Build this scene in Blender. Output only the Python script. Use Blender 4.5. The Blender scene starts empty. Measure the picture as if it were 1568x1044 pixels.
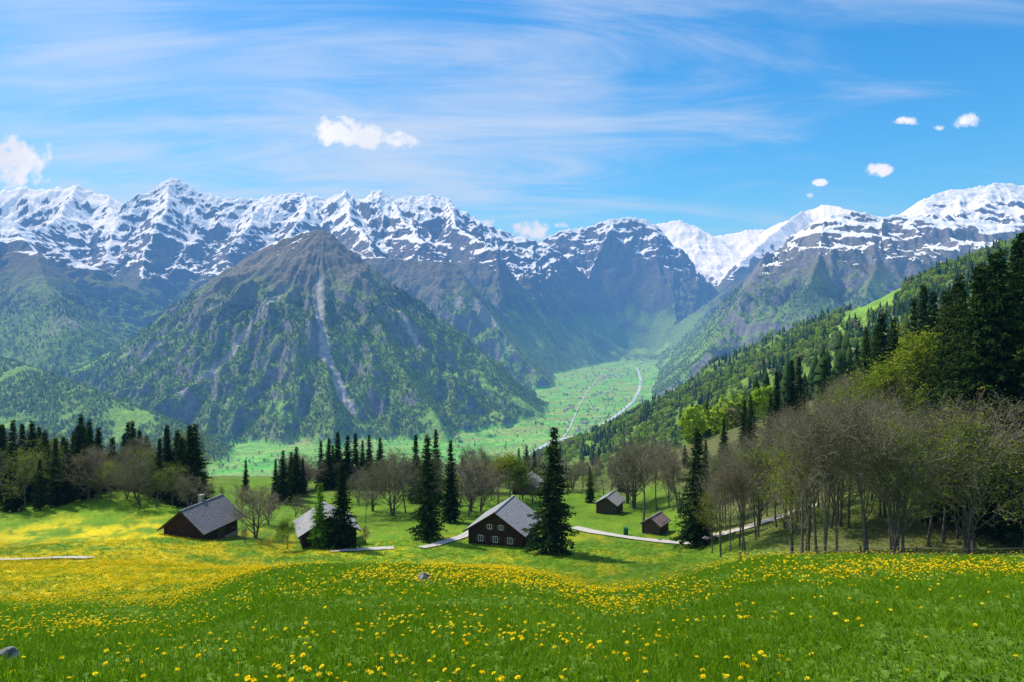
import bpy, math, random, time
import numpy as np
T0=time.time()
S=bpy.context.scene
f32=np.float32
# ------------------------------------------------------------ noise
_perm=np.random.RandomState(7).permutation(256).astype(np.int32)
_gc=np.cos(np.arange(256)*2*np.pi/256).astype(f32); _gs=np.sin(np.arange(256)*2*np.pi/256).astype(f32)
def pn(x,y,s=0):
    x=np.asarray(x,f32)+f32(s*17.13+.37); y=np.asarray(y,f32)+f32(s*9.71+.71)
    xi=np.floor(x).astype(np.int32); yi=np.floor(y).astype(np.int32)
    xf=x-xi; yf=y-yi
    u=xf*xf*xf*(xf*(xf*6-15)+10); v=yf*yf*yf*(yf*(yf*6-15)+10)
    def g(i,j,dx,dy):
        h=_perm[(_perm[i&255]+j)&255]; return _gc[h]*dx+_gs[h]*dy
    a=g(xi,yi,xf,yf); b=g(xi+1,yi,xf-1,yf); c=g(xi,yi+1,xf,yf-1); d=g(xi+1,yi+1,xf-1,yf-1)
    a=a+u*(b-a); c=c+u*(d-c)
    return (a+v*(c-a))*1.5
def fbm(x,y,o=4,s=0):
    r=0;a=1;t=0
    for i in range(o):
        r=r+a*pn(x*2**i,y*2**i,s+i); t+=a; a*=.5
    return r/t*1.3
def rid(x,y,o=4,s=0,g=.5):
    r=0;a=1;t=0
    for i in range(o):
        r=r+a*(1-np.abs(pn(x*2**i,y*2**i,s+i)))**2; t+=a; a*=g
    return r/t
def sm(a,b,x):
    t=np.clip((x-a)/(b-a),0,1); return t*t*(3-2*t)
# ------------------------------------------------------------ survey of the landscape
U=1045.0
def sv(a,e,d):   # azimuth reading, elevation reading, distance north (m) -> world point
    return ((a-784)/U*d,d,(480-e)/U*d)
RG=[]
def rng_(pts,slope,gdeg,amp,lam,kind=''):
    RG.append(dict(p=[sv(*q) for q in pts],s=slope,g=math.radians(gdeg),amp=amp,lam=lam,k=kind,dmin=min(q[2] for q in pts)))
D=10500
rng_([(-260,300,D),(-150,285,D),(-60,305,D),(0,292,D),(40,288,D),(75,292,D),(88,286,D),(105,290,D),(120,283,D),(134,292,D),(165,300,D),(200,318,D),(228,297,D),(262,273,D),(300,290,D),(345,304,D),(385,303,D),(430,298,D),(470,297,D),(500,305,D),(527,293,D),(548,305,D),(568,309,D),(573,294,D),(587,293,D),(593,305,D),(620,303,D),(660,297,D),(685,305,D),(702,324,D),(730,342,D),(765,352,D),(800,362,D),(835,376,D),(890,406,D-200),(930,446,D-500),(955,490,D-900)],.80,0,340,560,'A')
for p in ([(262,277,D),(250,330,9300),(225,380,8500),(215,425,7800)],
          [(120,286,D),(90,335,9000),(60,352,8300)],
          [(165,300,D),(180,350,9300),(160,390,8500)],
          [(400,305,D),(380,345,9400),(350,385,8600)],
          [(470,300,D),(468,330,9500),(450,350,8800)],
          [(527,297,D),(540,340,9300),(560,365,8400),(575,392,7300)],
          [(685,307,D),(700,345,9500),(740,375,8800),(800,405,8300),(850,440,8200)],
          [(600,304,D),(620,340,9500),(650,370,8600)]):
    rng_(p,.95,0,230,400,'A')
rng_([(820,376,11500),(860,353,11500),(900,348,11500),(932,337,11500),(960,332,11500),(990,335,11500),(1006,346,11500),(1030,376,11400),(1050,404,11300),(1072,434,11200),(1092,464,11000)],1.15,0,270,440,'A')
rng_([(940,340,11500),(930,375,10600),(925,420,10000)],1.25,0,150,330,'A')
K=14600
rng_([(990,345,K),(1040,338,K),(1066,346,K),(1080,364,K),(1110,360,K),(1140,354,K),(1198,350,K),(1210,328,K),(1240,317,K),(1282,311,K),(1302,321,K),(1400,330,K),(1600,330,K)],.62,0,150,700,'K')
rng_([(1235,318,K),(1190,352,13000),(1150,385,12000),(1120,420,11200)],.9,30,120,400,'A')
rng_([(1380,335,9600),(1395,322,9600),(1412,304,9600),(1450,292,9600),(1500,285,9600),(1530,281,9600),(1568,284,9600),(1640,290,9600),(1800,300,9600)],.7,20,220,450,'A')
rng_([(1096,512,6950),(1114,494,6900),(1142,450,6800),(1182,405,6700),(1230,352,6600),(1264,330,6500),(1300,326,6500),(1350,331,6500),(1430,329,6500),(1500,336,6400),(1568,347,6300),(1700,340,6000)],.72,20,230,380,'D')
rng_([(1264,331,6500),(1255,385,6000),(1240,430,5500)],.95,20,110,260,'D')
rng_([(1350,331,6500),(1345,390,5900),(1330,450,5300)],.9,20,110,260,'D')
rng_([(1200,400,9800),(1130,432,9700),(1080,465,9500),(1030,492,9400),(985,520,9300)],.7,30,90,350,'N')
AP=sv(485,353,5000)
rng_([(178,600,4250),(198,535,4500),(250,476,4800),(330,426,4900),(392,386,5000),(440,364,5000),(470,353,5000),(485,352,5000),(500,356,5000),(520,372,5000),(560,402,4950),(600,440,4900),(660,482,4800),(740,532,4600),(785,568,4450),(812,592,4400)],.80,0,0,300,'P')
rng_([(440,365,5000),(400,450,4550),(360,540,4050),(330,605,3700),(310,660,3450)],.80,0,0,300,'P')
rng_([(490,353,5000),(500,500,4200),(505,600,3700),(510,660,3400)],.80,0,0,300,'P')
rng_([(485,353,5000),(545,440,4600),(600,530,4150),(650,610,3750),(680,660,3500)],.80,0,0,300,'P')
rng_([(500,370,7200),(560,392,7000),(640,400,7000),(700,402,7000),(742,408,7100),(785,428,7300),(830,452,7700),(885,482,8100)],.9,-10,170,350,'S')
rng_([(-260,320,7000),(-80,322,7000),(0,331,7000),(30,343,7000),(65,373,7000),(120,400,7000),(180,430,7100),(240,462,7200),(270,490,7300)],.72,-20,190,380,'G')
rng_([(30,346,7000),(60,410,6200),(110,490,5300)],.8,-20,120,300,'G')
rng_([(-260,490,4300),(0,545,3900),(90,575,3600),(190,615,3350),(270,650,3150),(330,690,3000)],.5,-10,60,250,'F')
rng_([(1900,290,900),(1700,305,950),(1568,368,1000),(1500,392,1100),(1440,415,1200),(1380,440,1330),(1335,466,1400)],.5,50,34,170,'M')
rng_([(1380,440,1330),(1330,466,1400),(1270,480,1500),(1220,498,1600),(1170,518,1680),(1130,537,1730),(1088,554,1800)],.82,50,34,170,'M')
VL=[(sv(890,0,3234),260),(sv(905,0,4245),290),(sv(924,0,5660),400),(sv(925,0,7150),520),(sv(962,0,8700),350),(sv(985,0,9700),230)]

def seg_h(R,x,y):
    best=np.full(x.shape,-1e9,f32); bd=np.zeros(x.shape,f32)
    P=R['p']
    for (x0,y0,z0),(x1,y1,z1) in zip(P[:-1],P[1:]):
        dx,dy=x1-x0,y1-y0; L2=dx*dx+dy*dy
        t=np.clip(((x-x0)*dx+(y-y0)*dy)/L2,0,1).astype(f32)
        d=np.hypot(x-x0-t*dx,y-y0-t*dy)
        h=z0+(z1-z0)*t-R['s']*d*(1.12-.22*np.minimum(d/2200,1))
        m=h>best; best=np.where(m,h,best); bd=np.where(m,d,bd)
    return best,bd
YP=np.array([0,5,10,20,30,40,60,80,100,110,120,140,160,200,260,340,500,1300],float)
TL=[-47,-64,-110,-210,-730]
PL=np.array([-1.6,-2.8,-4.9,-9.3,-13.2,-16.8,-23,-28.8,-33,-34.6,-35.8,-38,-41.5]+TL)
PC=np.array([-1.6,-2.8,-4.5,-7.9,-11.4,-15.0,-22.4,-30.6,-35.4,-37,-38,-40.5,-42.5]+TL)
PD=np.array([-1.6,-2.85,-4.8,-8.5,-12.4,-16.4,-24.4,-31.4,-36.0,-37,-38,-40.5,-42.5]+TL)
PR=np.array([-1.6,-2.65,-4.2,-7.5,-10.8,-14.5,-21.7,-29.2,-34.8,-36.5,-38,-40.5,-42.5]+TL)
def near_h(x,y):
    yy=np.maximum(y,0)
    def prof(P): return (np.interp(yy*.93,YP,P)+np.interp(yy,YP,P)+np.interp(yy*1.07,YP,P))/3
    b=x/np.maximum(y,3.)
    L,C,Dp,R=prof(PL),prof(PC),prof(PD),prof(PR)
    h=L+(C-L)*sm(-.55,-.30,b)
    h=h+(Dp-C)*sm(-.02,.15,b); h=h+(R-Dp)*sm(.15,.40,b)
    h=h+np.clip(x-28,0,140)*.36*sm(68,105,y)*(1-sm(500,1300,y))
    h=h+2.6*np.exp(-((x+78)**2+(y-134)**2)/(9.0**2))
    w=sm(6,40,np.hypot(x,y))
    h=h+w*(.20*pn(x/9,y/9,31)+.4*pn(x/27,y/27,32))+.05*pn(x/1.6,y/1.6,33)
    h=np.where(y<0,h+np.minimum(-y,2500)*.3,h)
    return h
def pyr_n(xx,yy):
    rr=np.hypot(xx-AP[0],yy-AP[1])
    ph=np.arctan2(xx-AP[0],-(yy-AP[1]))+.22*fbm(xx/800,yy/800,3,15)
    return .6*rid(ph*1.9,rr/1700,5,11)+.4*rid(xx/420,yy/700,5,16), rr, ph
STK=[(.36,-.13,900,.024,500,1350),(-.26,.22,700,.018,600,1300),(-.80,.10,700,.016,500,1150),(.95,-.05,800,.012,500,1000)]
def streak(xx,yy):
    rr=np.hypot(xx-AP[0],yy-AP[1]); ph=np.arctan2(xx-AP[0],-(yy-AP[1])); m=0
    wob=.03*pn(rr/170,ph*0,52)+.012*pn(rr/50,ph*0,53)
    for p0,dp,sc,w,r0,r1 in STK:
        c=p0+dp*(1-rr/1200)+wob
        e=(ph-c)/w*(rr/1100)/(.55+.9*rr/1400)
        m=np.maximum(m,np.exp(-e*e)*sm(r0*.6,r0,rr)*sm(r1+150,r1,rr))
    return m
def H(x,y):
    x=np.asarray(x,float); y=np.asarray(y,float)
    sh=x.shape; x=x.ravel(); y=y.ravel()
    h=near_h(x,y)
    r=np.hypot(x,y)
    i=np.nonzero((r>230)&(y>-1000))[0]
    if len(i):
        X=x[i].astype(f32); Y=y[i].astype(f32)
        wa=np.clip(r[i]/9000,0.15,1).astype(f32)*70
        Xw=X+wa*fbm(X/600,Y/600,3,3); Yw=Y+wa*fbm(X/600,Y/600,3,5)
        fl=-650+np.clip(Y-9300,0,3500)*.22+4*pn(X/300,Y/300,8)
        out=np.maximum(h[i],fl)
        for R in RG:
            j=np.nonzero(Y>R['dmin']-3600)[0] if R['k']!='M' else np.nonzero(Y<4000)[0]
            if not len(j): continue
            xx=Xw[j];yy=Yw[j]
            b,d=seg_h(R,xx,yy)
            k=b>out[j]-500
            j=j[k]; xx=xx[k]; yy=yy[k]; b=b[k]; d=d[k]
            if R['k']=='P':
                n,_,_=pyr_n(xx,yy); n=n-.62
                b=b+360*n*sm(60,700,d)+40*n+14*fbm(xx/60,yy/60,3,13)+45*fbm(xx/230,yy/230,3,17)*sm(50,400,d)
            else:
                ca,sa=math.cos(R['g']),math.sin(R['g'])
                xq=xx+120*fbm(xx/500,yy/500,2,23)*(R['k']!='M')
                u=(xq*ca+yy*sa)/R['lam']; v=(-xq*sa+yy*ca)/(R['lam']*2.0)
                n=.62*rid(u,v,5,int(R['lam'])%50)+.38*rid(xx/R['lam']*.8,yy/R['lam']*.8,5,27)-.6
                b=b+R['amp']*1.35*n*sm(20,550,d)+R['amp']*.19*n+ (R['amp']*.10+2)*fbm(xx/90,yy/90,4,19)
            out[j]=np.maximum(out[j],b)
        for per,st in ((190,.34),(67,.26)):
            ph=(out+170*fbm(X/1300,Y/1300,3,41)+X*.07+Y*.03)/per
            fr=ph-np.floor(ph)
            stp=sm(.25,.75,fr)
            m=sm(50,350,out)*sm(5600,6300,Y)*sm(-.30,.40,fbm(X/600,Y/600,3,43+int(per)))*(1-.8*sm(1200,1700,out))
            out=out+(stp-fr)*per*st*m
        out=out-22*streak(X,Y)*(out>-600)
        best=np.full(X.shape,1e9,f32)
        for (a,wa_),(b_,wb_) in zip(VL[:-1],VL[1:]):
            dx,dy=b_[0]-a[0],b_[1]-a[1]; t=np.clip(((Xw-a[0])*dx+(Yw-a[1])*dy)/(dx*dx+dy*dy),0,1)
            best=np.minimum(best,np.hypot(Xw-a[0]-t*dx,Yw-a[1]-t*dy)-(wa_+(wb_-wa_)*t))
        lim=fl+np.clip(best,0,None)*(.75+.0004*np.clip(best,0,2000))
        out=np.where(Y>2700,np.minimum(out,lim),out)
        h[i]=out
    return h.reshape(sh)
def Hn(x,y,e=2.0):
    z=H(x,y); zx=H(x+e,y); zy=H(x,y+e)
    nz=1/np.sqrt(1+((zx-z)/e)**2+((zy-z)/e)**2)
    return z,nz
def forest(x,y,z,nz):
    n=fbm(x/260,y/260,4,61); n2=fbm(x/90,y/90,3,64)
    tl=190+170*fbm(x/900,y/900,2,66)+60*n2
    f=sm(tl+60,tl-90,z)*sm(.46,.56,nz)
    f=f*sm(-644,-625,z+25*n2)
    gap=sm(.16,.26,n+.3*n2-.25*(1-sm(.75,.9,nz)))
    f=f*(1-gap)
    g,rr,ph=pyr_n(x,y)
    f=np.where(rr<2000,f*sm(.32,.42,g+.06*n2)*(1-sm(.2,.5,streak(x,y))),f)
    br=sm(170,-170,z+280*n)
    return f,br
def clearing(x,y):
    a=x/np.maximum(y,1)*U+784
    return (np.abs(a-1330+25*pn(y/150,y*0,5))<50)&(y>1010)&(y<1440)
def flowers(x,y):
    n=fbm(x/7,y/7,3,71)+.5*fbm(x/1.5,y/1.5,2,74)
    band=np.exp(-((x+42)/34)**2)*np.exp(-((y-66)/26)**2)*1.25+np.exp(-((x+3)/16)**2)*np.exp(-((y-48)/16)**2)*.4
    band=band+.55*np.exp(-((x+70)/30)**2)*np.exp(-((y-108)/16)**2)+.25*np.exp(-((x-8)/9)**2)*np.exp(-((y-16)/9)**2)+.35*np.exp(-((x+8)/8)**2)*np.exp(-((y-13)/9)**2)
    return np.clip(sm(.0,.65,n-.02+band*.6)*(.38+.9*band),0,1)

# ------------------------------------------------------------ mesh helpers
def mk_mesh(name,V,F,smooth=False,mats=(),mi=None):
    V=np.asarray(V,f32); F=np.asarray(F,np.int32); k=F.shape[1]
    me=bpy.data.meshes.new(name)
    me.vertices.add(len(V)); me.vertices.foreach_set('co',V.ravel())
    me.loops.add(F.size); me.loops.foreach_set('vertex_index',F.ravel())
    me.polygons.add(len(F)); me.polygons.foreach_set('loop_start',np.arange(len(F),dtype=np.int32)*k)
    if smooth: me.polygons.foreach_set('use_smooth',np.ones(len(F),bool))
    for m in mats: me.materials.append(m)
    if mi is not None: me.polygons.foreach_set('material_index',np.asarray(mi,np.int32))
    me.update(calc_edges=True)
    return me
def add(name,me,parent=None,loc=(0,0,0),rot=(0,0,0),scale=(1,1,1)):
    o=bpy.data.objects.new(name,me); S.collection.objects.link(o)
    o.location=loc; o.rotation_euler=rot; o.scale=scale
    if parent: o.parent=parent
    return o
# ------------------------------------------------------------ materials
def newmat(name):
    m=bpy.data.materials.new(name); m.use_nodes=True; nt=m.node_tree; b=nt.nodes['Principled BSDF']
    b.inputs['Roughness'].default_value=.9; b.inputs['Specular IOR Level'].default_value=.15
    return m,nt,b
def N(nt,t,**k):
    n=nt.nodes.new(t)
    for a,v in k.items(): setattr(n,a,v)
    return n
def mathn(nt,op,a,b=None,c=None,clamp=False):
    n=N(nt,'ShaderNodeMath',operation=op,use_clamp=clamp)
    for i,v in enumerate((a,b,c)):
        if v is None: continue
        if isinstance(v,(int,float)): n.inputs[i].default_value=v
        else: nt.links.new(v,n.inputs[i])
    return n.outputs[0]
def maprange(nt,v,a,b,c=0.,d=1.,smooth=True):
    n=N(nt,'ShaderNodeMapRange'); n.interpolation_type='SMOOTHSTEP' if smooth else 'LINEAR'
    nt.links.new(v,n.inputs[0])
    for i,q in zip((1,2,3,4),(a,b,c,d)): n.inputs[i].default_value=q
    return n.outputs[0]
def noise(nt,scale,detail=6,rough=.55,vec=None,dist=0):
    n=N(nt,'ShaderNodeTexNoise'); n.inputs['Scale'].default_value=scale; n.inputs['Detail'].default_value=detail
    n.inputs['Roughness'].default_value=rough; n.inputs['Distortion'].default_value=dist
    if vec is not None: nt.links.new(vec,n.inputs['Vector'])
    return n.outputs['Fac']
def mixc(nt,f,a,b,mode='MIX'):
    n=N(nt,'ShaderNodeMix',data_type='RGBA',blend_type=mode)
    for i,v in ((0,f),(6,a),(7,b)):
        if isinstance(v,(int,float)): n.inputs[i].default_value=v
        elif isinstance(v,tuple): n.inputs[i].default_value=(*v,1)
        else: nt.links.new(v,n.inputs[i])
    return n.outputs[2]
def simple(name,c1,c2,scale=2,rough=.85,bump=0,aniso=None,trans=0,objrand=0,detail=3,plain=False):
    m,nt,b=newmat(name)
    if scale==0:
        oi=N(nt,'ShaderNodeObjectInfo'); nf=oi.outputs['Random']; f=nf
    else:
        tc=N(nt,'ShaderNodeTexCoord'); vec=tc.outputs['Object']
        if aniso:
            mp=N(nt,'ShaderNodeMapping'); mp.inputs['Scale'].default_value=aniso; nt.links.new(vec,mp.inputs[0]); vec=mp.outputs[0]
        nf=noise(nt,scale,detail,.6,vec)
        f=maprange(nt,nf,.3,.7)
    col=mixc(nt,f,c1,c2)
    if objrand:
        oi=N(nt,'ShaderNodeObjectInfo')
        v=maprange(nt,oi.outputs['Random'],0,1,1-objrand,1+objrand,False)
        hs=N(nt,'ShaderNodeHueSaturation'); nt.links.new(v,hs.inputs['Value']); nt.links.new(col,hs.inputs['Color'])
        hv=mathn(nt,'MULTIPLY_ADD',oi.outputs['Random'],-.04,.52); nt.links.new(hv,hs.inputs['Hue'])
        col=hs.outputs[0]
    nt.links.new(col,b.inputs['Base Color']); b.inputs['Roughness'].default_value=rough
    if bump:
        bp=N(nt,'ShaderNodeBump'); bp.inputs['Strength'].default_value=bump; bp.inputs['Distance'].default_value=.05
        nt.links.new(nf,bp.inputs['Height']); nt.links.new(bp.outputs[0],b.inputs['Normal'])
    if trans or plain:
        out=nt.nodes['Material Output']; df=N(nt,'ShaderNodeBsdfDiffuse'); nt.links.new(col,df.inputs[0]); nt.nodes.remove(b)
        if not trans: nt.links.new(df.outputs[0],out.inputs[0]); return m
        tr=N(nt,'ShaderNodeBsdfTranslucent'); ms=N(nt,'ShaderNodeMixShader')
        g=mixc(nt,1.0,col,(1.0,1.15,.45),'MULTIPLY')
        nt.links.new(g,tr.inputs[0]); ms.inputs[0].default_value=trans
        nt.links.new(df.outputs[0],ms.inputs[1]); nt.links.new(tr.outputs[0],ms.inputs[2]); nt.links.new(ms.outputs[0],out.inputs[0])
    return m
M={}
M['spruce']=simple('spruce_needles',(.014,.034,.010),(.048,.090,.021),.9,.7,trans=.25,objrand=.25)
M['larch']=simple('larch_needles',(.14,.27,.02),(.24,.40,.03),1.2,.7,trans=.4,objrand=.15)
M['leaf']=simple('spring_leaves',(.14,.20,.02),(.28,.34,.035),1.0,.7,trans=.4,objrand=.2)
M['bud']=simple('buds',(.17,.15,.06),(.28,.26,.09),1.5,.8,trans=.2,objrand=.2)
M['bark']=simple('bark',(.08,.07,.058),(.19,.165,.135),5,.95)
M['twig']=simple('twigs',(.17,.145,.115),(.28,.25,.20),.6,.95,objrand=.2,plain=True)
M['wood']=simple('dark_wood',(.022,.013,.009),(.075,.042,.024),3,.85,bump=.5,aniso=(1,1,9))
M['wood2']=simple('weathered_wood',(.05,.035,.025),(.12,.085,.06),3,.85,bump=.5,aniso=(6,6,1))
M['roof']=simple('grey_shingles',(.18,.18,.18),(.46,.45,.44),2.6,.75,bump=.5,aniso=(1,4,1),detail=6)
M['roofd']=simple('dark_shingles',(.10,.10,.105),(.28,.27,.27),2.6,.75,bump=.5,aniso=(1,4,1),detail=6)
M['roofred']=simple('rusty_roof',(.20,.14,.13),(.34,.26,.24),2.2,.7,bump=.5)
M['roofv']=simple('village_roof',(.16,.13,.12),(.30,.27,.26),.05,.8)
M['stone']=simple('stone_base',(.22,.21,.19),(.40,.38,.35),3,.9,bump=.6)
M['plaster']=simple('plaster',(.60,.58,.54),(.78,.76,.72),2,.9)
M['white']=simple('white_paint',(.7,.7,.68),(.8,.8,.78),3,.6)
M['glass']=simple('window_glass',(.02,.025,.03),(.04,.045,.05),3,.08)
M['rock']=simple('rock',(.07,.068,.06),(.40,.39,.36),9,.9,bump=1.,detail=8)
M['gravel']=simple('gravel',(.42,.39,.34),(.60,.57,.51),3,.95,bump=.3)
M['river']=simple('river_water',(.45,.50,.50),(.6,.64,.62),.01,.5)
M['grass']=simple('grass_blades',(.13,.26,.010),(.23,.37,.018),0,.6,trans=.5)
M['petal']=simple('dandelion_petals',(.9,.62,.004),(.95,.76,.02),0,.7,trans=.2)
M['stem']=simple('flower_stem',(.12,.22,.03),(.18,.26,.05),0,.7,plain=True)
M['wleaf']=simple('broad_leaves',(.12,.25,.025),(.22,.37,.06),0,.4,trans=.3)
M['fc']=simple('far_conifer',(.020,.046,.017),(.055,.10,.030),0,.9,plain=True)
M['fd']=simple('far_broadleaf',(.16,.26,.020),(.31,.43,.04),0,.9,trans=.2)
M['fb']=simple('far_bare',(.15,.14,.06),(.24,.21,.09),0,.9,plain=True)
M['bin']=simple('green_plastic',(.01,.12,.05),(.015,.15,.07),3,.5)
M['metal']=simple('wire',(.25,.25,.25),(.35,.35,.35),3,.5)

m,nt,b=newmat('terrain'); M['terrain']=m
geo=N(nt,'ShaderNodeNewGeometry'); P=geo.outputs['Position']
at=N(nt,'ShaderNodeAttribute',attribute_name='col'); sn=N(nt,'ShaderNodeAttribute',attribute_name='snow'); fa=N(nt,'ShaderNodeAttribute',attribute_name='far')
n1=noise(nt,.035,6,.64,P); n2=noise(nt,2.2,3,.6,P)
v1=maprange(nt,n1,.25,.75,.5,1.5,False); v2=maprange(nt,n2,.3,.7,.7,1.3,False)
vv=mathn(nt,'MULTIPLY',v1,v2)
comb=N(nt,'ShaderNodeCombineXYZ')
for i in range(3): nt.links.new(vv,comb.inputs[i])
c=mixc(nt,1.0,at.outputs['Color'],comb.outputs[0],'MULTIPLY')
sv_=mathn(nt,'ADD',sn.outputs['Fac'],mathn(nt,'MULTIPLY_ADD',n1,1.2,-.6))
sf=maprange(nt,sv_,.42,.58)
c=mixc(nt,sf,c,(.90,.91,.93))
nt.links.new(c,b.inputs['Base Color'])
bp=N(nt,'ShaderNodeBump'); bp.inputs['Distance'].default_value=18
nt.links.new(n1,bp.inputs['Height'])
bs=mathn(nt,'MULTIPLY',fa.outputs['Fac'],mathn(nt,'MULTIPLY_ADD',sf,-.3,.75))
nt.links.new(bs,bp.inputs['Strength'])
nt.links.new(bp.outputs[0],b.inputs['Normal'])

# ------------------------------------------------------------ terrain sheet
th=np.concatenate([np.radians(np.linspace(-43,43,1180)),np.radians(np.linspace(43,317,74)[1:-1])])
r=np.concatenate([np.geomspace(.03,1,6)[:-1],np.geomspace(1,250,270)[:-1],np.geomspace(250,3000,230)[:-1],np.linspace(3000,12000,860)[:-1],np.linspace(12000,15500,90),np.linspace(16000,30000,12)])
RR,TH=np.meshgrid(r,th,indexing='ij'); nr,nc=RR.shape
X=RR*np.sin(TH); Y=RR*np.cos(TH); Z=H(X,Y)
Z=np.where(RR>17000,np.minimum(Z,300),Z)
V=np.stack([X,Y,Z],-1).reshape(-1,3)
i,j=np.meshgrid(np.arange(nr-1),np.arange(nc),indexing='ij'); j2=(j+1)%nc
F=np.stack([i*nc+j,i*nc+j2,(i+1)*nc+j2,(i+1)*nc+j],-1).reshape(-1,4)
me=mk_mesh('terrain',V,F,True,[M['terrain']])
nn=np.empty(len(V)*3,f32); me.vertex_normals.foreach_get('vector',nn); nv=nn.reshape(-1,3); nz=nv[:,2]
g3=nv.reshape(nr,nc,3).copy()
acc=g3.copy()
for q in (2,4,7):
    for sx,sy in ((q,0),(-q,0),(0,q),(0,-q)): acc+=np.roll(np.roll(g3,sx,0),sy,1)
acc/=np.linalg.norm(acc,axis=2,keepdims=True); nzs=acc.reshape(-1,3)[:,2]
x=V[:,0].astype(f32);y=V[:,1].astype(f32);z=V[:,2].astype(f32);rr_=np.hypot(x,y)
print('terrain',len(V),time.time()-T0)
col=np.zeros((len(V),4),f32); col[:,3]=1
def mixa(c,m): 
    m=np.clip(m,0,1)[:,None]; col[:,:3]=col[:,:3]*(1-m)+np.asarray(c,f32)*m
n=fbm(x/260,y/260,4,61); n2=fbm(x/60,y/60,4,81); n3=fbm(x/1200,y/1200,3,85)
f,br=forest(x,y,z,nz)
col[:,:3]=(.15,.23,.045)
mixa((.11,.11,.055),sm(100,450,z+150*n))
mixa((.20,.36,.04),sm(-50,-350,z+120*n))
mixa((.055,.09,.028),f*(1-br)); mixa((.15,.25,.03),f*br)
mixa((.20,.36,.04),clearing(x,y)*(z>-120)*1.)
rock=sm(.64,.50,nz+.05*n2)
rock=np.maximum(rock,sm(450,750,z+200*n)*.9)
dk=sm(6000,9000,y)*.08
rc=np.stack([.19-dk+.07*n2,.185-dk+.06*n2,.185-dk+.05*n2],-1)
mk=np.clip(rock,0,1)[:,None]; col[:,:3]=col[:,:3]*(1-mk)+np.clip(rc,.04,.4)*mk
g,rp,ph_=pyr_n(x,y); pyr=sm(2300,1900,rp)
mixa((.18,.165,.13),pyr*sm(80,300,z+160*n)*.8)
scr=pyr*sm(.42,.32,g+.06*n2)*sm(-450,-100,z)*.85
mixa((.31,.30,.29),scr)
mixa((.38,.37,.35),pyr*sm(.25,.6,streak(x,y)+.15*n2)*(z>-640))
va=sm(-628,-642,z)*sm(2000,2600,rr_)
ca,sa=math.cos(.5),math.sin(.5)
cx=np.floor((x*ca+y*sa+25*n)/130).astype(np.int64); cy=np.floor((-x*sa+y*ca+25*n)/70).astype(np.int64)
hsh=((cx*73856093)^(cy*19349663))%97/97.; hs2=((cx*83492791)^(cy*2971215))%89/89.
fc=np.stack([.13+.15*hsh,.34+.14*hs2,.04+.04*hsh],-1)
mk=va[:,None]; col[:,:3]=col[:,:3]*(1-mk)+fc*mk
nm=sm(330,240,rr_)*(y>-400)
mixa((.12,.235,.010),nm)
p5=fbm(x/5,y/5,4,91); mixa((.16,.27,.014),nm*sm(-.1,.4,p5)*.8); mixa((.085,.18,.010),nm*sm(.0,-.5,p5)*.7)
wood=sm(26,38,x-.05*(y-80))*sm(66,80,y)*nm
mixa((.14,.12,.055),wood*sm(-.3,.2,n2+.2)*.8)
mixa((.12,.13,.04),nm*sm(150,175,y)*sm(-.3,.3,n2)*.8)
mixa((.75,.56,.008),nm*flowers(x,y)*sm(18,45,rr_)*sm(130,110,y)*.8*(1-wood))
ca_=me.color_attributes.new('col','FLOAT_COLOR','POINT'); ca_.data.foreach_set('color',np.clip(col,0,1).ravel())
sl=540+200*n3+110*n
sl=sl-170*sm(-1500,-4000,x)*sm(6500,7500,y)
dm=sm(6900,6400,y)*sm(1800,2300,x); sl=sl-150*dm
km=sm(12200,13000,y); sl=sl-500*km
pm=sm(2100,1700,rp); sl=sl+np.where(x<AP[0]-60,-90,250)*pm
thr=np.interp(z-sl,[0,250,600,1000],[.81,.75,.685,.61])+.06*n+.03*dm-.15*km
nzm=.5*nz+.5*nzs
snow=sm(-110,130,z-sl+60*n2)*sm(thr-.05,thr+.05,nzm)
a=me.attributes.new('snow','FLOAT','POINT'); a.data.foreach_set('value',snow.astype(f32))
a=me.attributes.new('far','FLOAT','POINT'); a.data.foreach_set('value',sm(400,1500,rr_).astype(f32))
add('terrain',me)
print('attrs',time.time()-T0)

# ------------------------------------------------------------ vegetation meshes
def diamonds(p,d,q,L,w):
    V=np.stack([p,p+d*(L*.5)[:,None]+q*w[:,None],p+d*L[:,None],p+d*(L*.5)[:,None]-q*w[:,None]],1).reshape(-1,3)
    F=np.arange(len(V)).reshape(-1,4); return V,F
def nrm(v): return v/np.maximum(np.linalg.norm(v,axis=-1,keepdims=True),1e-9)
def tubes(segs,sides=3):
    a=np.array([s[0] for s in segs]);b=np.array([s[1] for s in segs]);ra=np.array([s[2] for s in segs]);rb=np.array([s[3] for s in segs])
    d=nrm(b-a); ref=np.where(np.abs(d[:,2:3])<.9,[[0,0,1.]],[[1.,0,0]]); u=nrm(np.cross(d,ref)); v=np.cross(d,u)
    A=[];B=[]
    for k in range(sides):
        c,s=math.cos(2*math.pi*k/sides),math.sin(2*math.pi*k/sides); o=u*c+v*s
        A.append(a+o*ra[:,None]);B.append(b+o*rb[:,None])
    V=np.stack(A+B,1).reshape(-1,3); n=len(segs); base=np.arange(n)[:,None]*2*sides
    F=np.concatenate([base+np.array([[k,(k+1)%sides,sides+(k+1)%sides,sides+k]]) for k in range(sides)],0)
    return V,F
def join(parts):
    Vs=[];Fs=[];Ms=[];o=0
    for V,F,m in parts:
        Vs.append(V);Fs.append(F+o);Ms.append(np.full(len(F),m));o+=len(V)
    return np.concatenate(Vs),np.concatenate(Fs),np.concatenate(Ms)
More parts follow.
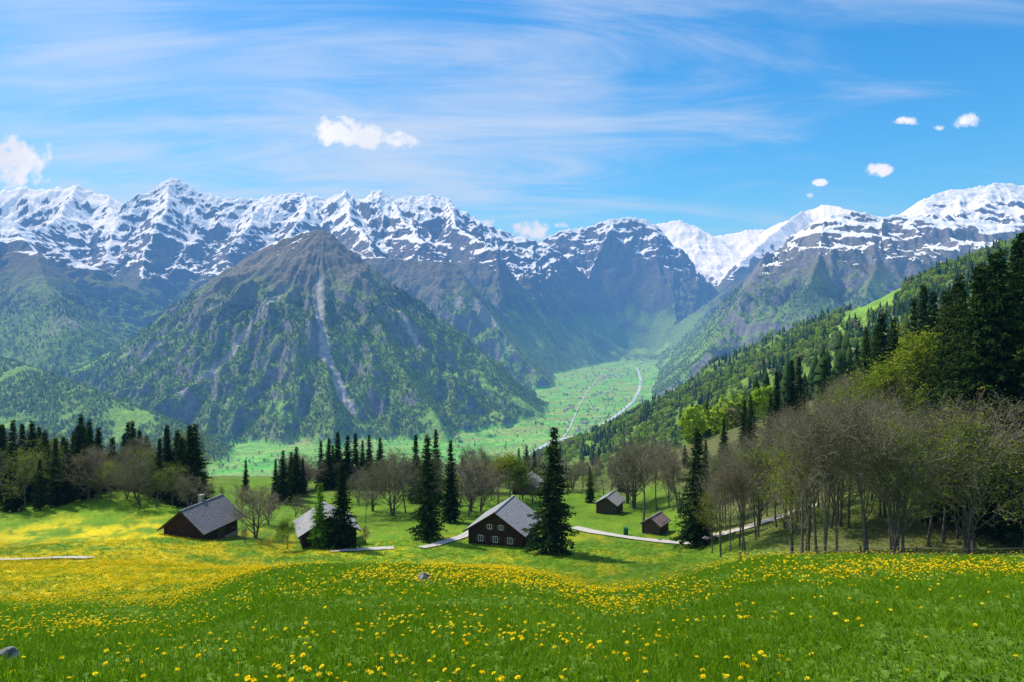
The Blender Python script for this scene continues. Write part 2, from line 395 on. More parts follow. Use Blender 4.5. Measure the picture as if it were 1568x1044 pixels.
def spruce(name,seed,h=18,rm=3.0,dens=1.,mat='spruce',z0=.06,spread=1.):
    R=np.random.RandomState(seed); P=[];Dd=[];Q=[];LL=[];W=[];segs=[]
    z=h*z0
    while z<h*.985:
        f=z/h; Lm=rm*((1-f)**.78)*(.55+.45*min(1,(f-z0)*9+.5))*(1+.16*math.sin(z*2.3+seed))+.12
        nb=int(6+3*(1-f)); a0=R.rand()*6.28
        for k in range(nb):
            if R.rand()<.13: continue
            a=a0+k*6.283/nb+R.randn()*.22; L=Lm*R.uniform(.62,1.18)
            dr=np.array([math.cos(a),math.sin(a),0]); sd=np.array([-dr[1],dr[0],0])
            up=.35*f-.05; droop=R.uniform(.25,.5)*(1-.5*f)
            n=max(3,int(L/.24*dens)); s=np.linspace(.12,1,n)+R.randn(n)*.02
            base=np.array([0,0,z+R.randn()*.12])
            p=base+dr*(s*L)[:,None]; p[:,2]+=L*(up*s-droop*s**2+.12*s**4)
            segs.append((base,p[n//2],.035,.02)); 
            for q in range(5):
                sg=(-1)**q; m=len(p)
                d=dr*R.uniform(.2,.9,(m,1))+sd*sg*R.uniform(.2,1.0,(m,1))+np.array([0,0,1.])*R.uniform(-.75,.15,(m,1))
                d=nrm(d); pe=nrm(np.cross(d,R.randn(m,3)))
                P.append(p+R.randn(m,3)*.09);Dd.append(d);Q.append(pe)
                wl=(.36+.36*(1-s))*(.6+.5*(1-f))*spread; LL.append(wl*R.uniform(.7,1.3,m)); W.append(wl*.26*R.uniform(.7,1.3,m))
        z+=.36+.13*(1-f)
    V,F=diamonds(np.concatenate(P),np.concatenate(Dd),np.concatenate(Q),np.concatenate(LL),np.concatenate(W))
    tr=[(np.array([0,0,h*a]),np.array([0,0,h*(a+.1)]),.26*(1-a)+.02,.26*(.9-a)+.02) for a in np.arange(0,.95,.1)]
    tr[0]=(np.array([0,0,-1.]),tr[0][1],.36,tr[0][3])
    tv,tf=tubes(tr,7); bv,bf=tubes(segs,3)
    V,F,mi=join([(V,F,0),(tv,tf,1),(bv,bf,1)])
    return mk_mesh(name,V,F,False,[M[mat],M['bark']],mi)
def decid(name,seed,h=14,leaf=None,nleaf=3,ls=.2,trunkf=.38,spread=.5,thick=.2,twigr=.02,multi=1,nb=(9,5,4,3)):
    R=np.random.RandomState(seed); big=[];small=[];ends=[]
    def grow(p,d,L,r,lv):
        n=(7,5,4,3,2)[lv]; pts=[p]; rad=[r]
        for k in range(n):
            d=nrm(d+R.randn(3)*(.05,.10,.16,.22,.25)[lv]+np.array([0,0,(.02,.10,.07,.03,.0)[lv]]))
            p=p+d*L/n; pts.append(p); rad.append(r*(1-(k+1)/n*(.75 if lv else .72)))
            (big if lv<2 else small).append((pts[-2],p,max(rad[-2],twigr*.7),max(rad[-1],twigr*.6)))
        if lv>=3: ends.append(p); 
        if lv==4: return
        for k in range(nb[lv]):
            t=R.uniform(trunkf,1) if lv==0 else R.uniform(.22,1)
            if k==0: t=1.
            q=t*n; i0=min(int(q),n-1); pp=pts[i0]+(pts[i0+1]-pts[i0])*(q-i0)
            perp=nrm(np.cross(d,R.randn(3)))
            sp=R.uniform(.45,.95) if lv else R.uniform(spread*.6,spread*1.5)
            if k==0: sp*=.4
            dd=nrm(d+perp*sp)
            rl=L*R.uniform(.42,.68)
            if lv==0: rl=h*(.40-.20*max(0,t-.55)/.45)*R.uniform(.7,1.15)
            grow(pp,dd,rl,max(rad[i0]*.55,twigr),lv+1)
    for k in range(multi):
        d0=np.array([R.randn()*.05*(1+3*(multi>1)),R.randn()*.05*(1+3*(multi>1)),1.])
        grow(np.array([R.randn()*.2*(multi>1),R.randn()*.2*(multi>1),-.5]),d0,h*.78,thick/(multi**.4),0)
    bv,bf=tubes(big,6); sv2,sf2=tubes(small,3); parts=[(bv,bf,0),(sv2,sf2,1)]
    E=np.array(ends)
    mats=[M['bark'],M['twig']]
    if leaf:
        E=np.repeat(E,nleaf,0); m=len(E); E=E+R.randn(m,3)*.28
        d=nrm(R.randn(m,3)); q=nrm(np.cross(d,R.randn(m,3)))
        lv_,lf=diamonds(E,d,q,ls*R.uniform(.6,1.4,m),ls*.38*R.uniform(.6,1.3,m)); parts.append((lv_,lf,2)); mats.append(M[leaf])
    V,F,mi=join(parts); zmax=V[:,2].max(); V=V*np.array([1,1,h/zmax])
    return mk_mesh(name,V,F,False,mats,mi)
SP=[spruce('spruce_mesh_%d'%k,10+k,18,rm,1.) for k,rm in enumerate((3.4,2.9,3.7,2.7))]
LA=[spruce('larch_mesh',31,12,2.5,1.,'larch',spread=.9)]
BA=[decid('bare_mesh_%d'%k,50+k,14,'bud',2,.12,.35,.5,.17,.022) for k in range(5)]
BR=[decid('round_bare_mesh_%d'%k,70+k,11,'bud',2,.12,.12,.9,.25,.024,multi=2,nb=(9,6,5,3)) for k in range(2)]
GR=[decid('leafy_mesh_%d'%k,80+k,12,'leaf',9,.30,.25,.6,.17,.018) for k in range(3)]
HB=[decid('halfleaf_mesh_%d'%k,90+k,13,'leaf',3,.2,.2,.6,.17,.020,nb=(10,6,4,3)) for k in range(3)]
print('trees',time.time()-T0,[len(q.polygons) for q in SP+BA+GR])
RT=random.Random(5)
def gz(x,y): return float(H(np.array([x]),np.array([y]))[0])
KH=dict(S=(SP,18,'spruce_tree'),L=(LA,12,'larch_tree'),B=(BA,14,'bare_tree'),R=(BR,11,'bare_tree'),G=(GR,12,'leafy_tree'),H=(HB,13,'budding_tree'))
def tree(kind,a,y,top,wf=1.,var=None,h=None):
    x=(a-784)/U*y; g=gz(x,y)
    if h is None: h=(480-top)/U*y-g
    if h<3: return
    ms,bh,nm_=KH[kind]; me=ms[var if var is not None else RT.randrange(len(ms))]
    s=h/bh; w=s*wf
    if kind=='S': w=(s*.5+.5*min(s,1.15))*wf
    add(nm_,me,loc=(x,y,g-.1),rot=(RT.uniform(-.02,.02),RT.uniform(-.02,.02),RT.uniform(0,6.28)),scale=(w,w,s))
T=[('S',845,103,650,1.05,2),('S',655,112,662,.95,0),('S',690,128,672,.9,1),('S',636,150,662,.9,3),('S',669,150,655,.9,1),
('S',524,104,706,1.1,0),('L',489,105,738,1.0),('G',441,104,783,.8),('R',393,110,733,1.15,0),('B',372,122,735,1),('R',412,125,745,1),
('S',432,150,687,1.),('S',453,153,682,1.),('S',447,160,690,1.),('S',376,165,702,.9),('S',463,160,700,.9),('S',422,158,700,.9),
('S',492,172,672,1.),('S',503,170,668,1.),('S',518,175,658,1.),('S',531,172,664,1.),('S',545,176,660,1.),('S',566,175,663,1.),('S',582,178,667,1.),('S',555,180,672,1.),('S',510,182,680,1.),
('R',452,135,755,1),('R',470,130,770,1),('R',570,140,700,1),('R',600,135,685,1.1),('B',622,138,690,1.1),('R',548,150,715,1),('B',588,155,690,1),('R',610,160,682,1),('B',705,150,672,1),('R',722,140,690,1.1),('B',740,155,680,1.),('R',716,135,710,1),
('B',560,128,740,1),('R',655,140,690,1),('H',700,135,715,1),('R',735,140,700,1),('R',640,160,700,1.2),
('G',762,146,688,1.0),('H',780,150,682,1.),('H',752,155,690,1.),('G',795,150,705,1),('B',735,170,675,1),('S',795,182,684,.9),('S',806,185,680,.9),('S',818,184,686,.9),('R',800,155,712,1),('R',815,150,722,1),
('H',905,150,712,1),('S',904,150,712,.8),('B',890,160,705,1),('B',925,155,690,1),('R',935,165,690,1),('B',950,150,680,1),('B',985,127,645,1.15),('R',972,145,668,1),('B',1005,140,665,1),('H',1025,138,690,1),('R',1040,130,680,1),('B',1015,160,665,1),('R',960,150,676,1),
('S',1065,106,652,1.0,0),('S',1078,112,690,.9),('H',1090,98,735,.8),('R',560,108,800,.6),('R',375,105,800,.5),('G',350,125,790,.7),
('R',850,170,708,1),('R',870,165,712,1)]
for a,tp,k,yy in [(-20,655,'S',132),(5,648,'S',140),(18,640,'S',136),(33,645,'S',145),(48,642,'S',138),(62,650,'S',148),(74,668,'H',135),(85,668,'S',128),(100,672,'S',130),(126,632,'S',138),(138,640,'S',142),(150,655,'S',148),(165,672,'R',138),(180,678,'B',134),(192,660,'S',150),(202,642,'S',146),(215,655,'S',152),(228,690,'H',134),(243,668,'S',136),(256,672,'S',142),(272,674,'S',138),(284,690,'S',146),(298,700,'R',135),(310,705,'R',140),(240,700,'H',128),(155,700,'R',130),(112,680,'R',140),(325,735,'H',140),(340,740,'H',150),(60,700,'S',126),(22,690,'S',126),(195,705,'R',130),(-50,640,'S',140),(-80,650,'S',130),(10,660,'B',128),(40,670,'H',126),(170,690,'H',128),(215,690,'R',128),(265,700,'H',130),(290,720,'R',126)]:
    T.append((k,a,yy,tp,.95,None))
for k in range(66):     # the dense stand behind the left meadow
    a=RT.uniform(-110,300); yy=RT.uniform(130,166)
    T.append((RT.choice('SSSSHR'),a,yy,RT.uniform(642,690),1.1,None))
for k in range(80):
    a=RT.uniform(430,1085)
    if 690<a<760 or 800<a<900: 
        if RT.random()<.5: continue
    yy=RT.uniform(165,194); T.append((RT.choice('RRBRHS'),a,yy,RT.uniform(690,718) if a<1000 else RT.uniform(670,700),1.15,None))
T+= [('S',1452,96,440,1,),('S',1474,92,418,1),('S',1496,84,404,1.1,2),('S',1520,100,385,1.1),('S',1535,82,380,1.1,0),('S',1558,92,352,1.1,2),('S',1585,80,350,1.2),('S',1610,90,340,1.1),('S',1505,110,400,1.),('S',1560,115,365,1.),('S',1640,80,330,1.2),
('S',1352,125,478,1.1),('S',1368,130,486,1),('S',1340,135,495,1),('S',1415,130,432,1),('S',1428,135,445,1),('S',1400,140,455,1),('G',1408,118,492,1.15),('S',1325,160,500,.9),
('S',1212,160,548,.9),('S',1224,165,543,.9),('S',1190,165,566,.9),('S',1262,160,548,.9),('S',1150,160,602,.9),('S',1140,165,610,.9),('S',1275,165,565,.9),('S',1108,165,640,.9),('S',1180,150,600,.8),
('H',1325,118,545,1.1),('H',1290,120,572,1.),('G',1345,112,545,.8),('H',1380,115,560,1.)]
for t in T:
    tree(t[0],t[1],t[2],t[3],t[4] if len(t)>4 else 1.,t[5] if len(t)>5 else None)
topx=[1085,1120,1160,1220,1290,1330,1370,1430,1500,1600]; topy=[690,655,640,605,565,550,590,580,560,550]
cnt=0
for k in range(900):
    if cnt>150: break
    a=RT.uniform(1092,1640); y0=74 if a>1180 else 92
    yy=y0+(165-y0)*RT.random()**1.5; x=(a-784)/U*yy; g=gz(x,yy)
    tp=np.interp(a,topx,topy)+RT.uniform(0,40); h=(480-tp)/U*yy-g
    if h<7: continue
    if h>20: h=RT.uniform(15,20)
    kind='B' if RT.random()<.84 else 'H'
    tree(kind,a,yy,0,RT.uniform(.7,.95),None,h); cnt+=1
print('placed',time.time()-T0,cnt)

# ------------------------------------------------------------ instancing
def scatter(name,P,rot,scl,idx,objs):
    co=bpy.data.collections.new(name+'_kinds')
    for o in objs: co.objects.link(o)
    me=bpy.data.meshes.new(name); me.vertices.add(len(P)); me.vertices.foreach_set('co',np.asarray(P,f32).ravel()); me.update()
    for nme,dt in (('rz',rot),('sc',scl)):
        a=me.attributes.new(nme,'FLOAT','POINT'); a.data.foreach_set('value',np.asarray(dt,f32))
    a=me.attributes.new('ix','INT','POINT'); a.data.foreach_set('value',np.asarray(idx,np.int32))
    o=add(name,me)
    ng=bpy.data.node_groups.new(name,'GeometryNodeTree')
    ng.interface.new_socket('Geometry',in_out='INPUT',socket_type='NodeSocketGeometry'); ng.interface.new_socket('Geometry',in_out='OUTPUT',socket_type='NodeSocketGeometry')
    gi=ng.nodes.new('NodeGroupInput'); go=ng.nodes.new('NodeGroupOutput'); ip=ng.nodes.new('GeometryNodeInstanceOnPoints'); ci=ng.nodes.new('GeometryNodeCollectionInfo')
    ci.inputs['Collection'].default_value=co; ci.inputs['Separate Children'].default_value=True; ci.inputs['Reset Children'].default_value=True
    def na(n_,t):
        q=ng.nodes.new('GeometryNodeInputNamedAttribute'); q.data_type=t; q.inputs['Name'].default_value=n_; return q.outputs['Attribute']
    cx_=ng.nodes.new('ShaderNodeCombineXYZ'); L=ng.links.new
    L(na('rz','FLOAT'),cx_.inputs[2]); L(cx_.outputs[0],ip.inputs['Rotation'])
    L(na('sc','FLOAT'),ip.inputs['Scale']); L(na('ix','INT'),ip.inputs['Instance Index']); ip.inputs['Pick Instance'].default_value=True
    L(gi.outputs[0],ip.inputs['Points']); L(ci.outputs[0],ip.inputs['Instance']); L(ip.outputs[0],go.inputs[0])
    md=o.modifiers.new('scatter','NODES'); md.node_group=ng
    return o
def tmpl(name,me): return bpy.data.objects.new(name,me)
def far_conifer(seed):
    R=np.random.RandomState(seed); V=[];F=[]; h=20.
    for k in range(6):
        zb=h*(.06+k*.14); zt=min(h,zb+h*.30); rad=3.9*(1-zb/h)**.8+.3; n=7; o=len(V)
        for q in range(n):
            a=6.283*q/n+R.rand()*.5; rr=rad*R.uniform(.65,1.15); V.append((rr*math.cos(a),rr*math.sin(a),zb-R.rand()*.8))
        V.append((R.randn()*.1,R.randn()*.1,zt))
        F+=[(o+q,o+(q+1)%n,o+n) for q in range(n)]
    return mk_mesh('far_conifer',np.array(V),np.array(F),False,[M['fc']])
def far_blob(seed,mat):
    R=np.random.RandomState(seed); n=110
    th_=R.uniform(0,6.28,n); u=R.uniform(-1,1,n); rad=R.uniform(.55,1,n)**.6
    d=np.stack([np.cos(th_)*np.sqrt(1-u*u),np.sin(th_)*np.sqrt(1-u*u),u],-1)
    p=d*rad[:,None]*np.array([4.8,4.8,5.6])+np.array([0,0,8.2])
    q=nrm(np.cross(d+R.randn(n,3)*.5,R.randn(n,3))); e=nrm(np.cross(d+R.randn(n,3)*.4,q))
    s=R.uniform(1.2,2.4,n)
    V,F=diamonds(p-e*s[:,None]*.5,e,q,s,s*.55)
    tv,tf=tubes([(np.array([0,0,-1.]),np.array([0,0,8.]),.3,.15)],4)
    V,F,mi=join([(V,F,0),(tv,tf,1)])
    return mk_mesh('far_broadleaf',V,F,False,[M[mat],M['bark']],mi)
fo=[tmpl('a_con%d'%k,far_conifer(k)) for k in range(3)]+[tmpl('b_bl%d'%k,far_blob(20+k,'fd')) for k in range(3)]+[tmpl('c_br0',far_blob(40,'fb'))]
R=np.random.RandomState(99)
PP=[];RO=[];SC=[];IX=[]
def sample(n,r0,r1,b0,b1,sc,fn=None):
    rr=np.sqrt(R.uniform(r0*r0,r1*r1,n)); tt=R.uniform(math.atan(b0),math.atan(b1),n)
    x=rr*np.sin(tt);y=rr*np.cos(tt); z,nz=Hn(x,y,4.)
    f,br=forest(x,y,z,nz)
    if fn: f,br=fn(x,y,z,nz,f,br)
    else: f=np.maximum(f,(.012+.10*(np.abs(fbm(x/400,y/400,2,68))<.02))*(z<-630))   # hedges and single trees on the floor
    k=R.rand(n)<f; x,y,z,br=x[k],y[k],z[k],br[k]; m=len(x)
    ix=np.where(R.rand(m)<br*.92+.04,3+R.randint(0,3,m),R.randint(0,3,m)); ix=np.where((ix>2)&(R.rand(m)<.15),6,ix)
    s=sc*R.uniform(.6,1.25,m)
    PP.append(np.stack([x,y,z-.5],-1));RO.append(R.uniform(0,6.28,m));SC.append(s);IX.append(ix)
def fn_near(x,y,z,nz,f,br):
    n=fbm(x/110,y/110,3,61); c=1-sm(.25,.4,fbm(x/200,y/200,3,67))
    c=np.where(y>500,np.maximum(c,.85),c)
    f=np.where(clearing(x,y),0,c*.97); f=f*(z>-640)
    b=x/np.maximum(y,1)
    f=np.where((y<190)|(np.hypot(x,y)<195),0,f)
    f=np.where((b<.24)&(y<300),0,f)
    f=np.where((b<-.33)&(b>-.47)&(y<480),0,f)
    f=np.where((b>-.02)&(b<.10)&((z+16)/y>-.215)&(y<1100),0,f)
    f=np.where((b>=.10)&(b<.26)&((z+16)/y>-.20)&(y<450),0,f)
    return f,np.clip(sm(-.45,.15,n+.1)*.85+.3*sm(-100,-400,z),0,1)
sample(56000,195,2400,-.85,1.0,.85,fn_near)
sample(120000,2400,5600,-.85,.5,.95)
sample(60000,5600,9800,-.85,.85,1.2)
PPa=np.concatenate(PP); print('far trees',len(PPa),time.time()-T0)
scatter('distant_forest',PPa,np.concatenate(RO),np.concatenate(SC),np.concatenate(IX),fo)

def tuft(seed,n=30,hh=.15,wd=.0070,spr=.13):
    R=np.random.RandomState(seed); V=[];F=[]
    for k in range(n):
        a=R.rand()*6.28; b0=np.array([R.randn()*spr,R.randn()*spr,-.02]); h=hh*R.uniform(.4,1.2); l=R.uniform(.1,.9)*h
        d=np.array([math.cos(a),math.sin(a),0]); q=np.array([-d[1],d[0],0])*wd*R.uniform(.7,1.5)
        p1=b0+d*l*.3+np.array([0,0,h*.6]); p2=b0+d*l+np.array([0,0,h])
        o=len(V); V+=[b0-q,b0+q,p1+q*.8,p1-q*.8,p2+q*.1,p2-q*.1]; F+=[(o,o+1,o+2,o+3),(o+3,o+2,o+4,o+5)]
    return mk_mesh('grass_tuft',np.array(V),np.array(F),False,[M['grass']])
def rosette(seed):
    R=np.random.RandomState(seed); V=[];F=[]
    for k in range(11):
        a=R.rand()*6.28; L=R.uniform(.08,.16); w=L*.22; d=np.array([math.cos(a),math.sin(a),0]); q=np.array([-d[1],d[0],0])*w; zz=R.uniform(.02,.09)
        o=len(V); b0=np.array([R.randn()*.03,R.randn()*.03,.03]); V+=[b0,b0+d*L*.55+q+[0,0,zz],b0+d*L+[0,0,zz*.8],b0+d*L*.55-q+[0,0,zz]]; F.append((o,o+1,o+2,o+3))
    return mk_mesh('leaf_rosette',np.array(V),np.array(F),False,[M['wleaf']])
def dandelion(seed,heads=1,spr=0.,big=1.):
    R=np.random.RandomState(seed); parts=[]
    for k in range(heads):
        c=np.array([R.randn()*spr,R.randn()*spr,0]); h=R.uniform(.10,.20); top=c+np.array([R.randn()*.03,R.randn()*.03,h])
        sv2,sf2=tubes([(c,top,.003,.0025)],3); parts.append((sv2,sf2,1))
        tl=R.randn(2)*.25; nz_=nrm(np.array([tl[0],tl[1],1.])); u=nrm(np.cross(nz_,[1,0,.1])); v=np.cross(nz_,u)
        for ring,(nr_,rad,lift) in enumerate(((12,.023*big,.001),(9,.015*big,.005),(6,.009*big,.009))):
            a=np.arange(nr_)*6.283/nr_+ring*.3; d=nrm(u[None]*np.cos(a)[:,None]+v[None]*np.sin(a)[:,None]+nz_*(.15+.3*ring)); q=nrm(np.cross(d,nz_[None]))
            p=np.repeat((top+nz_*lift)[None],nr_,0); V_,F_=diamonds(p,d,q,np.full(nr_,rad),np.full(nr_,rad*.28)); parts.append((V_,F_,0))
    V,F,mi=join(parts); return mk_mesh('dandelion',V,F,False,[M['petal'],M['stem']],mi)
gt=[tmpl('a_t%d'%k,tuft(k)) for k in range(4)]+[tmpl('b_r0',rosette(5)),tmpl('b_r1',rosette(6))]
R=np.random.RandomState(123)
def polar(n,r0,r1,b0=-.9,b1=.9,pw=1.0):
    rr=(R.uniform(r0**pw,r1**pw,n))**(1/pw); tt=R.uniform(math.atan(b0),math.atan(b1),n); return rr*np.sin(tt),rr*np.cos(tt)
gx,gy=[],[];gs=[];gi_=[]
for n_,r0,r1,s0,pw in ((40000,1.6,14,.70,1.5),(36000,14,40,.95,1.6),(30000,40,112,1.3,1.5)):
    x,y=polar(n_,r0,r1,pw=pw); gx.append(x);gy.append(y); p=fbm(x/4,y/4,2,77); gs.append(s0*R.uniform(.6,1.2,n_)*(1+.25*p))
    k=R.randint(0,4,n_); ros=(R.rand(n_)<.14+.3*(p>.25)); gi_.append(np.where(ros,4+R.randint(0,2,n_),k))
x=np.concatenate(gx);y=np.concatenate(gy)
scatter('meadow_grass',np.stack([x,y,H(x,y)],-1),R.uniform(0,6.28,len(x)),np.concatenate(gs),np.concatenate(gi_),gt)
fl=[tmpl('a_d%d'%k,dandelion(k)) for k in range(3)]+[tmpl('b_c%d'%k,dandelion(10+k,8,.34,1.3)) for k in range(3)]
xs=[];ys=[];ss=[];ii=[]
x,y=polar(18000,2.2,22,pw=1.6); k=R.rand(len(x))<(.04+.95*flowers(x,y)); x=x[k];y=y[k]; xs.append(x);ys.append(y);ss.append(R.uniform(.75,1.2,len(x)));ii.append(R.randint(0,3,len(x)))
x,y=polar(90000,16,120,pw=1.7); k=R.rand(len(x))<(.02+.75*flowers(x,y))*(1-(x>24)*(y>68)); x=x[k];y=y[k]; xs.append(x);ys.append(y);ss.append(R.uniform(.8,1.3,len(x)));ii.append(3+R.randint(0,3,len(x)))
x=np.concatenate(xs);y=np.concatenate(ys); print('flowers',len(x))
scatter('dandelions',np.stack([x,y,H(x,y)],-1),R.uniform(0,6.28,len(x)),np.concatenate(ss),np.concatenate(ii),fl)
print('scatter',time.time()-T0)

# ------------------------------------------------------------ roads, river
def ribbon(name,pts,w,mat,off=.12,step=1.5):
    P=[]
    for (x0,y0),(x1,y1) in zip(pts[:-1],pts[1:]):
        n_=max(2,int(math.hypot(x1-x0,y1-y0)/step)); P+=[(x0+(x1-x0)*t/n_,y0+(y1-y0)*t/n_) for t in range(n_)]
    P.append(pts[-1]); P=np.array(P)
    for _ in range(6): P[1:-1]=(P[:-2]+P[1:-1]*2+P[2:])/4
    d=np.gradient(P,axis=0); d=d/np.linalg.norm(d,axis=1,keepdims=True); q=np.stack([-d[:,1],d[:,0]],-1)
    cols=5; V=[]
    for c in np.linspace(-1,1,cols):
        ww=w/2*(1+.15*pn(P[:,0]/w*.4+c,P[:,1]/w*.4,5)) ; XY=P+q*(c*ww)[:,None]; V.append(np.stack([XY[:,0],XY[:,1],H(XY[:,0],XY[:,1])+off],-1))
    V=np.stack(V,1); n_=len(P); V=V.reshape(-1,3); i,j=np.meshgrid(np.arange(n_-1),np.arange(cols-1),indexing='ij')
    F=np.stack([i*cols+j+1,i*cols+j,(i+1)*cols+j,(i+1)*cols+j+1],-1).reshape(-1,4)
    if off>1: F=F[V[F[:,0],2]<-615]
    add(name,mk_mesh(name,V,F,True,[mat]))
ribbon('gravel_path',[(11,123),(14,119),(18,115),(23.5,111.5),(30,108),(38,104),(46,103)],2.3,M['gravel'],.16)
ribbon('gravel_path',[(-14,105),(-11,109),(-8,114),(-6.5,120),(-5,128)],1.8,M['gravel'],.16)
ribbon('gravel_path',[(-27,101.5),(-22,103),(-18,104)],2.0,M['gravel'],.16)
ribbon('farm_road',[(-130,82),(-80,79.5),(-60,79),(-49,79.5)],2.4,M['gravel'],.2)
fp=lambda a,e:((a-784)/U*650*U/(e-480),650*U/(e-480))
ribbon('river',[fp(800,705),fp(840,676),fp(880,669),fp(905,661),fp(928,646),fp(950,631),fp(970,613),fp(979,596),fp(981,580),fp(975,562)],24,M['river'],2.5,40)
ribbon('valley_road',[fp(850,690),fp(872,655),fp(885,625),fp(898,600),fp(915,580),fp(950,562)],9,M['gravel'],2.5,40)

# ------------------------------------------------------------ buildings
def box(V,F,x0,x1,y0,y1,z0,z1):
    o=len(V); V+=[(x0,y0,z0),(x1,y0,z0),(x1,y1,z0),(x0,y1,z0),(x0,y0,z1),(x1,y0,z1),(x1,y1,z1),(x0,y1,z1)]
    F+=[(o,o+3,o+2,o+1),(o+4,o+5,o+6,o+7),(o,o+1,o+5,o+4),(o+1,o+2,o+6,o+5),(o+2,o+3,o+7,o+6),(o+3,o,o+4,o+7)]
def pymesh(name,V,F,mat):
    me=bpy.data.meshes.new(name); me.from_pydata(V,[],F); me.materials.append(mat); me.update(); return me
def house(name,a,y,w,l,hw,pitch,rot,wall='wood',roof='roof',wins=True,chim=False,base=.9,wgable=(2,3),over=.8):
    x=(a-784)/U*y; g=min(gz(x+dx,y+dy) for dx in (-w/3,0,w/3) for dy in (-l/3,0,l/3))
    e=bpy.data.objects.new(name,None); S.collection.objects.link(e); e.location=(x,y,g); e.rotation_euler=(0,0,math.radians(rot))
    hx,hy=w/2,l/2; tp=math.tan(math.radians(pitch)); zr=base+hw+hx*tp
    V=[];F=[]; box(V,F,-hx-.06,hx+.06,-hy-.06,hy+.06,-1.5,base); add('stone_base',pymesh('stone_base',V,F,M['stone']),e)
    V=[(-hx,-hy,base),(hx,-hy,base),(hx,-hy,base+hw),(0,-hy,zr),(-hx,-hy,base+hw),(-hx,hy,base),(hx,hy,base),(hx,hy,base+hw),(0,hy,zr),(-hx,hy,base+hw)]
    F=[(0,1,2,3,4),(6,5,9,8,7),(1,6,7,2),(5,0,4,9)]
    add('walls',pymesh('walls',V,F,M[wall]),e)
    V=[];F=[]
    for k in range(int(hw/.45)+1):
        z0=base+.05+k*.45
        if z0+.3>base+hw: break
        box(V,F,-hx-.05,hx+.05,-hy-.05,-hy-.003,z0,z0+.36); box(V,F,hx+.003,hx+.05,-hy-.003,hy+.003,z0,z0+.36); box(V,F,-hx-.05,-hx-.003,-hy-.003,hy+.003,z0,z0+.36)
    for sx in (-hx,hx): box(V,F,sx-.14,sx+.14,-hy-.16,-hy-.052,base,base+hw)
    box(V,F,-hx,hx,-hy-.12,-hy-.052,base+hw-.1,base+hw+.12)
    add('timber_logs',pymesh('timber_logs',V,F,M[wall]),e)
    V=[];F=[]
    for s in (-1,1):
        ex=s*(hx+over); ez=base+hw-over*tp
        y0,y1=-hy-over,hy+over
        n_=16
        for k in range(n_):
            t0=k/n_; t1=(k+1)/n_
            xa,za=ex*(1-t0),ez+(zr-ez)*t0; xb,zb=ex*(1-t1),ez+(zr-ez)*t1
            o=len(V)
            V+=[(xa,y0,za+.0),(xa,y1,za+.0),(xb,y1,zb+.0),(xb,y0,zb+.0),(xa,y0,za+.135),(xa,y1,za+.135),(xb,y1,zb+.105),(xb,y0,zb+.105)]
            fs=[(o,o+3,o+2,o+1),(o+4,o+5,o+6,o+7),(o,o+1,o+5,o+4),(o+1,o+2,o+6,o+5),(o+3,o,o+4,o+7)]
            F+=fs if s>0 else [tuple(reversed(q)) for q in fs]
    add('roof',pymesh('roof',V,F,M[roof]),e)
    V=[];F=[]; box(V,F,-.14,.14,-hy-over-.03,hy+over+.03,zr+.06,zr+.18); add('ridge_cap',pymesh('ridge_cap',V,F,M[roof]),e)
    V=[];F=[]
    for s in (-1,1):
        ex=s*(hx+over); ez=base+hw-over*tp; o=len(V); yy=-hy-over-.05
        V+=[(ex,yy,ez-.12),(ex,yy,ez+.12),(0,yy,zr+.12),(0,yy,zr-.12)]; F.append((o,o+1,o+2,o+3) if s<0 else (o+3,o+2,o+1,o))
    add('barge_boards',pymesh('barge_boards',V,F,M[wall]),e)
    if wins:
        fv,ff,gv,gf,sv3,sf3=[],[],[],[],[],[]
        def win(cx,cz,ww=.8,wh=1.0):
            yy=-hy-.10
            box(gv,gf,cx-ww/2+.06,cx+ww/2-.06,yy-.02,yy+.03,cz-wh/2+.06,cz+wh/2-.06)
            for (p,q,r_,s_) in ((cx-ww/2,cx-ww/2+.07,cz-wh/2,cz+wh/2),(cx+ww/2-.07,cx+ww/2,cz-wh/2,cz+wh/2),(cx-ww/2+.07,cx+ww/2-.07,cz+wh/2-.07,cz+wh/2),(cx-ww/2+.07,cx+ww/2-.07,cz-wh/2,cz-wh/2+.07),(cx-.03,cx+.03,cz-wh/2+.07,cz+wh/2-.07)):
                box(fv,ff,p,q,yy-.06,yy-.022,r_,s_)
            for s in (-1,1): box(sv3,sf3,cx+s*(ww/2+.25)-.2,cx+s*(ww/2+.25)+.2,yy-.05,yy-.01,cz-wh/2,cz+wh/2)
        for k in range(wgable[1]): win((k-(wgable[1]-1)/2)*w/(wgable[1]+.6),base+hw*.45)
        for k in range(wgable[0]): win((k-(wgable[0]-1)/2)*1.9,base+hw+.45,.7,.8)
        add('windows_glass',pymesh('glass',gv,gf,M['glass']),e); add('window_frames',pymesh('frames',fv,ff,M['white']),e); add('shutters',pymesh('shutters',sv3,sf3,M['wood2']),e)
    V=[];F=[]; box(V,F,-hx-.10,-hx-.052,-.5,.5,base-.3,base+1.8); box(V,F,hx+.052,hx+.10,-1.0,1.0,base-.3,base+1.9); add('door',pymesh('door',V,F,M['wood2']),e)
    if chim:
        V=[];F=[]; box(V,F,-1.0,-.4,.3,.9,zr-1.0,zr+1.0); box(V,F,-1.08,-.32,.22,.98,zr+1.0,zr+1.12); add('chimney',pymesh('chimney',V,F,M['stone']),e)
    return e
house('log_cabin',772,112.5,8.8,9.0,2.7,33,-17,chim=False,base=.8,wgable=(2,3))
house('wooden_barn',310,107,6.6,8.2,2.6,38,-14,roof='roofd',wins=False,chim=True,base=.6)
house('wooden_chalet',500,110,8.0,7.5,2.6,30,22,wins=True,base=.7,wgable=(0,2))
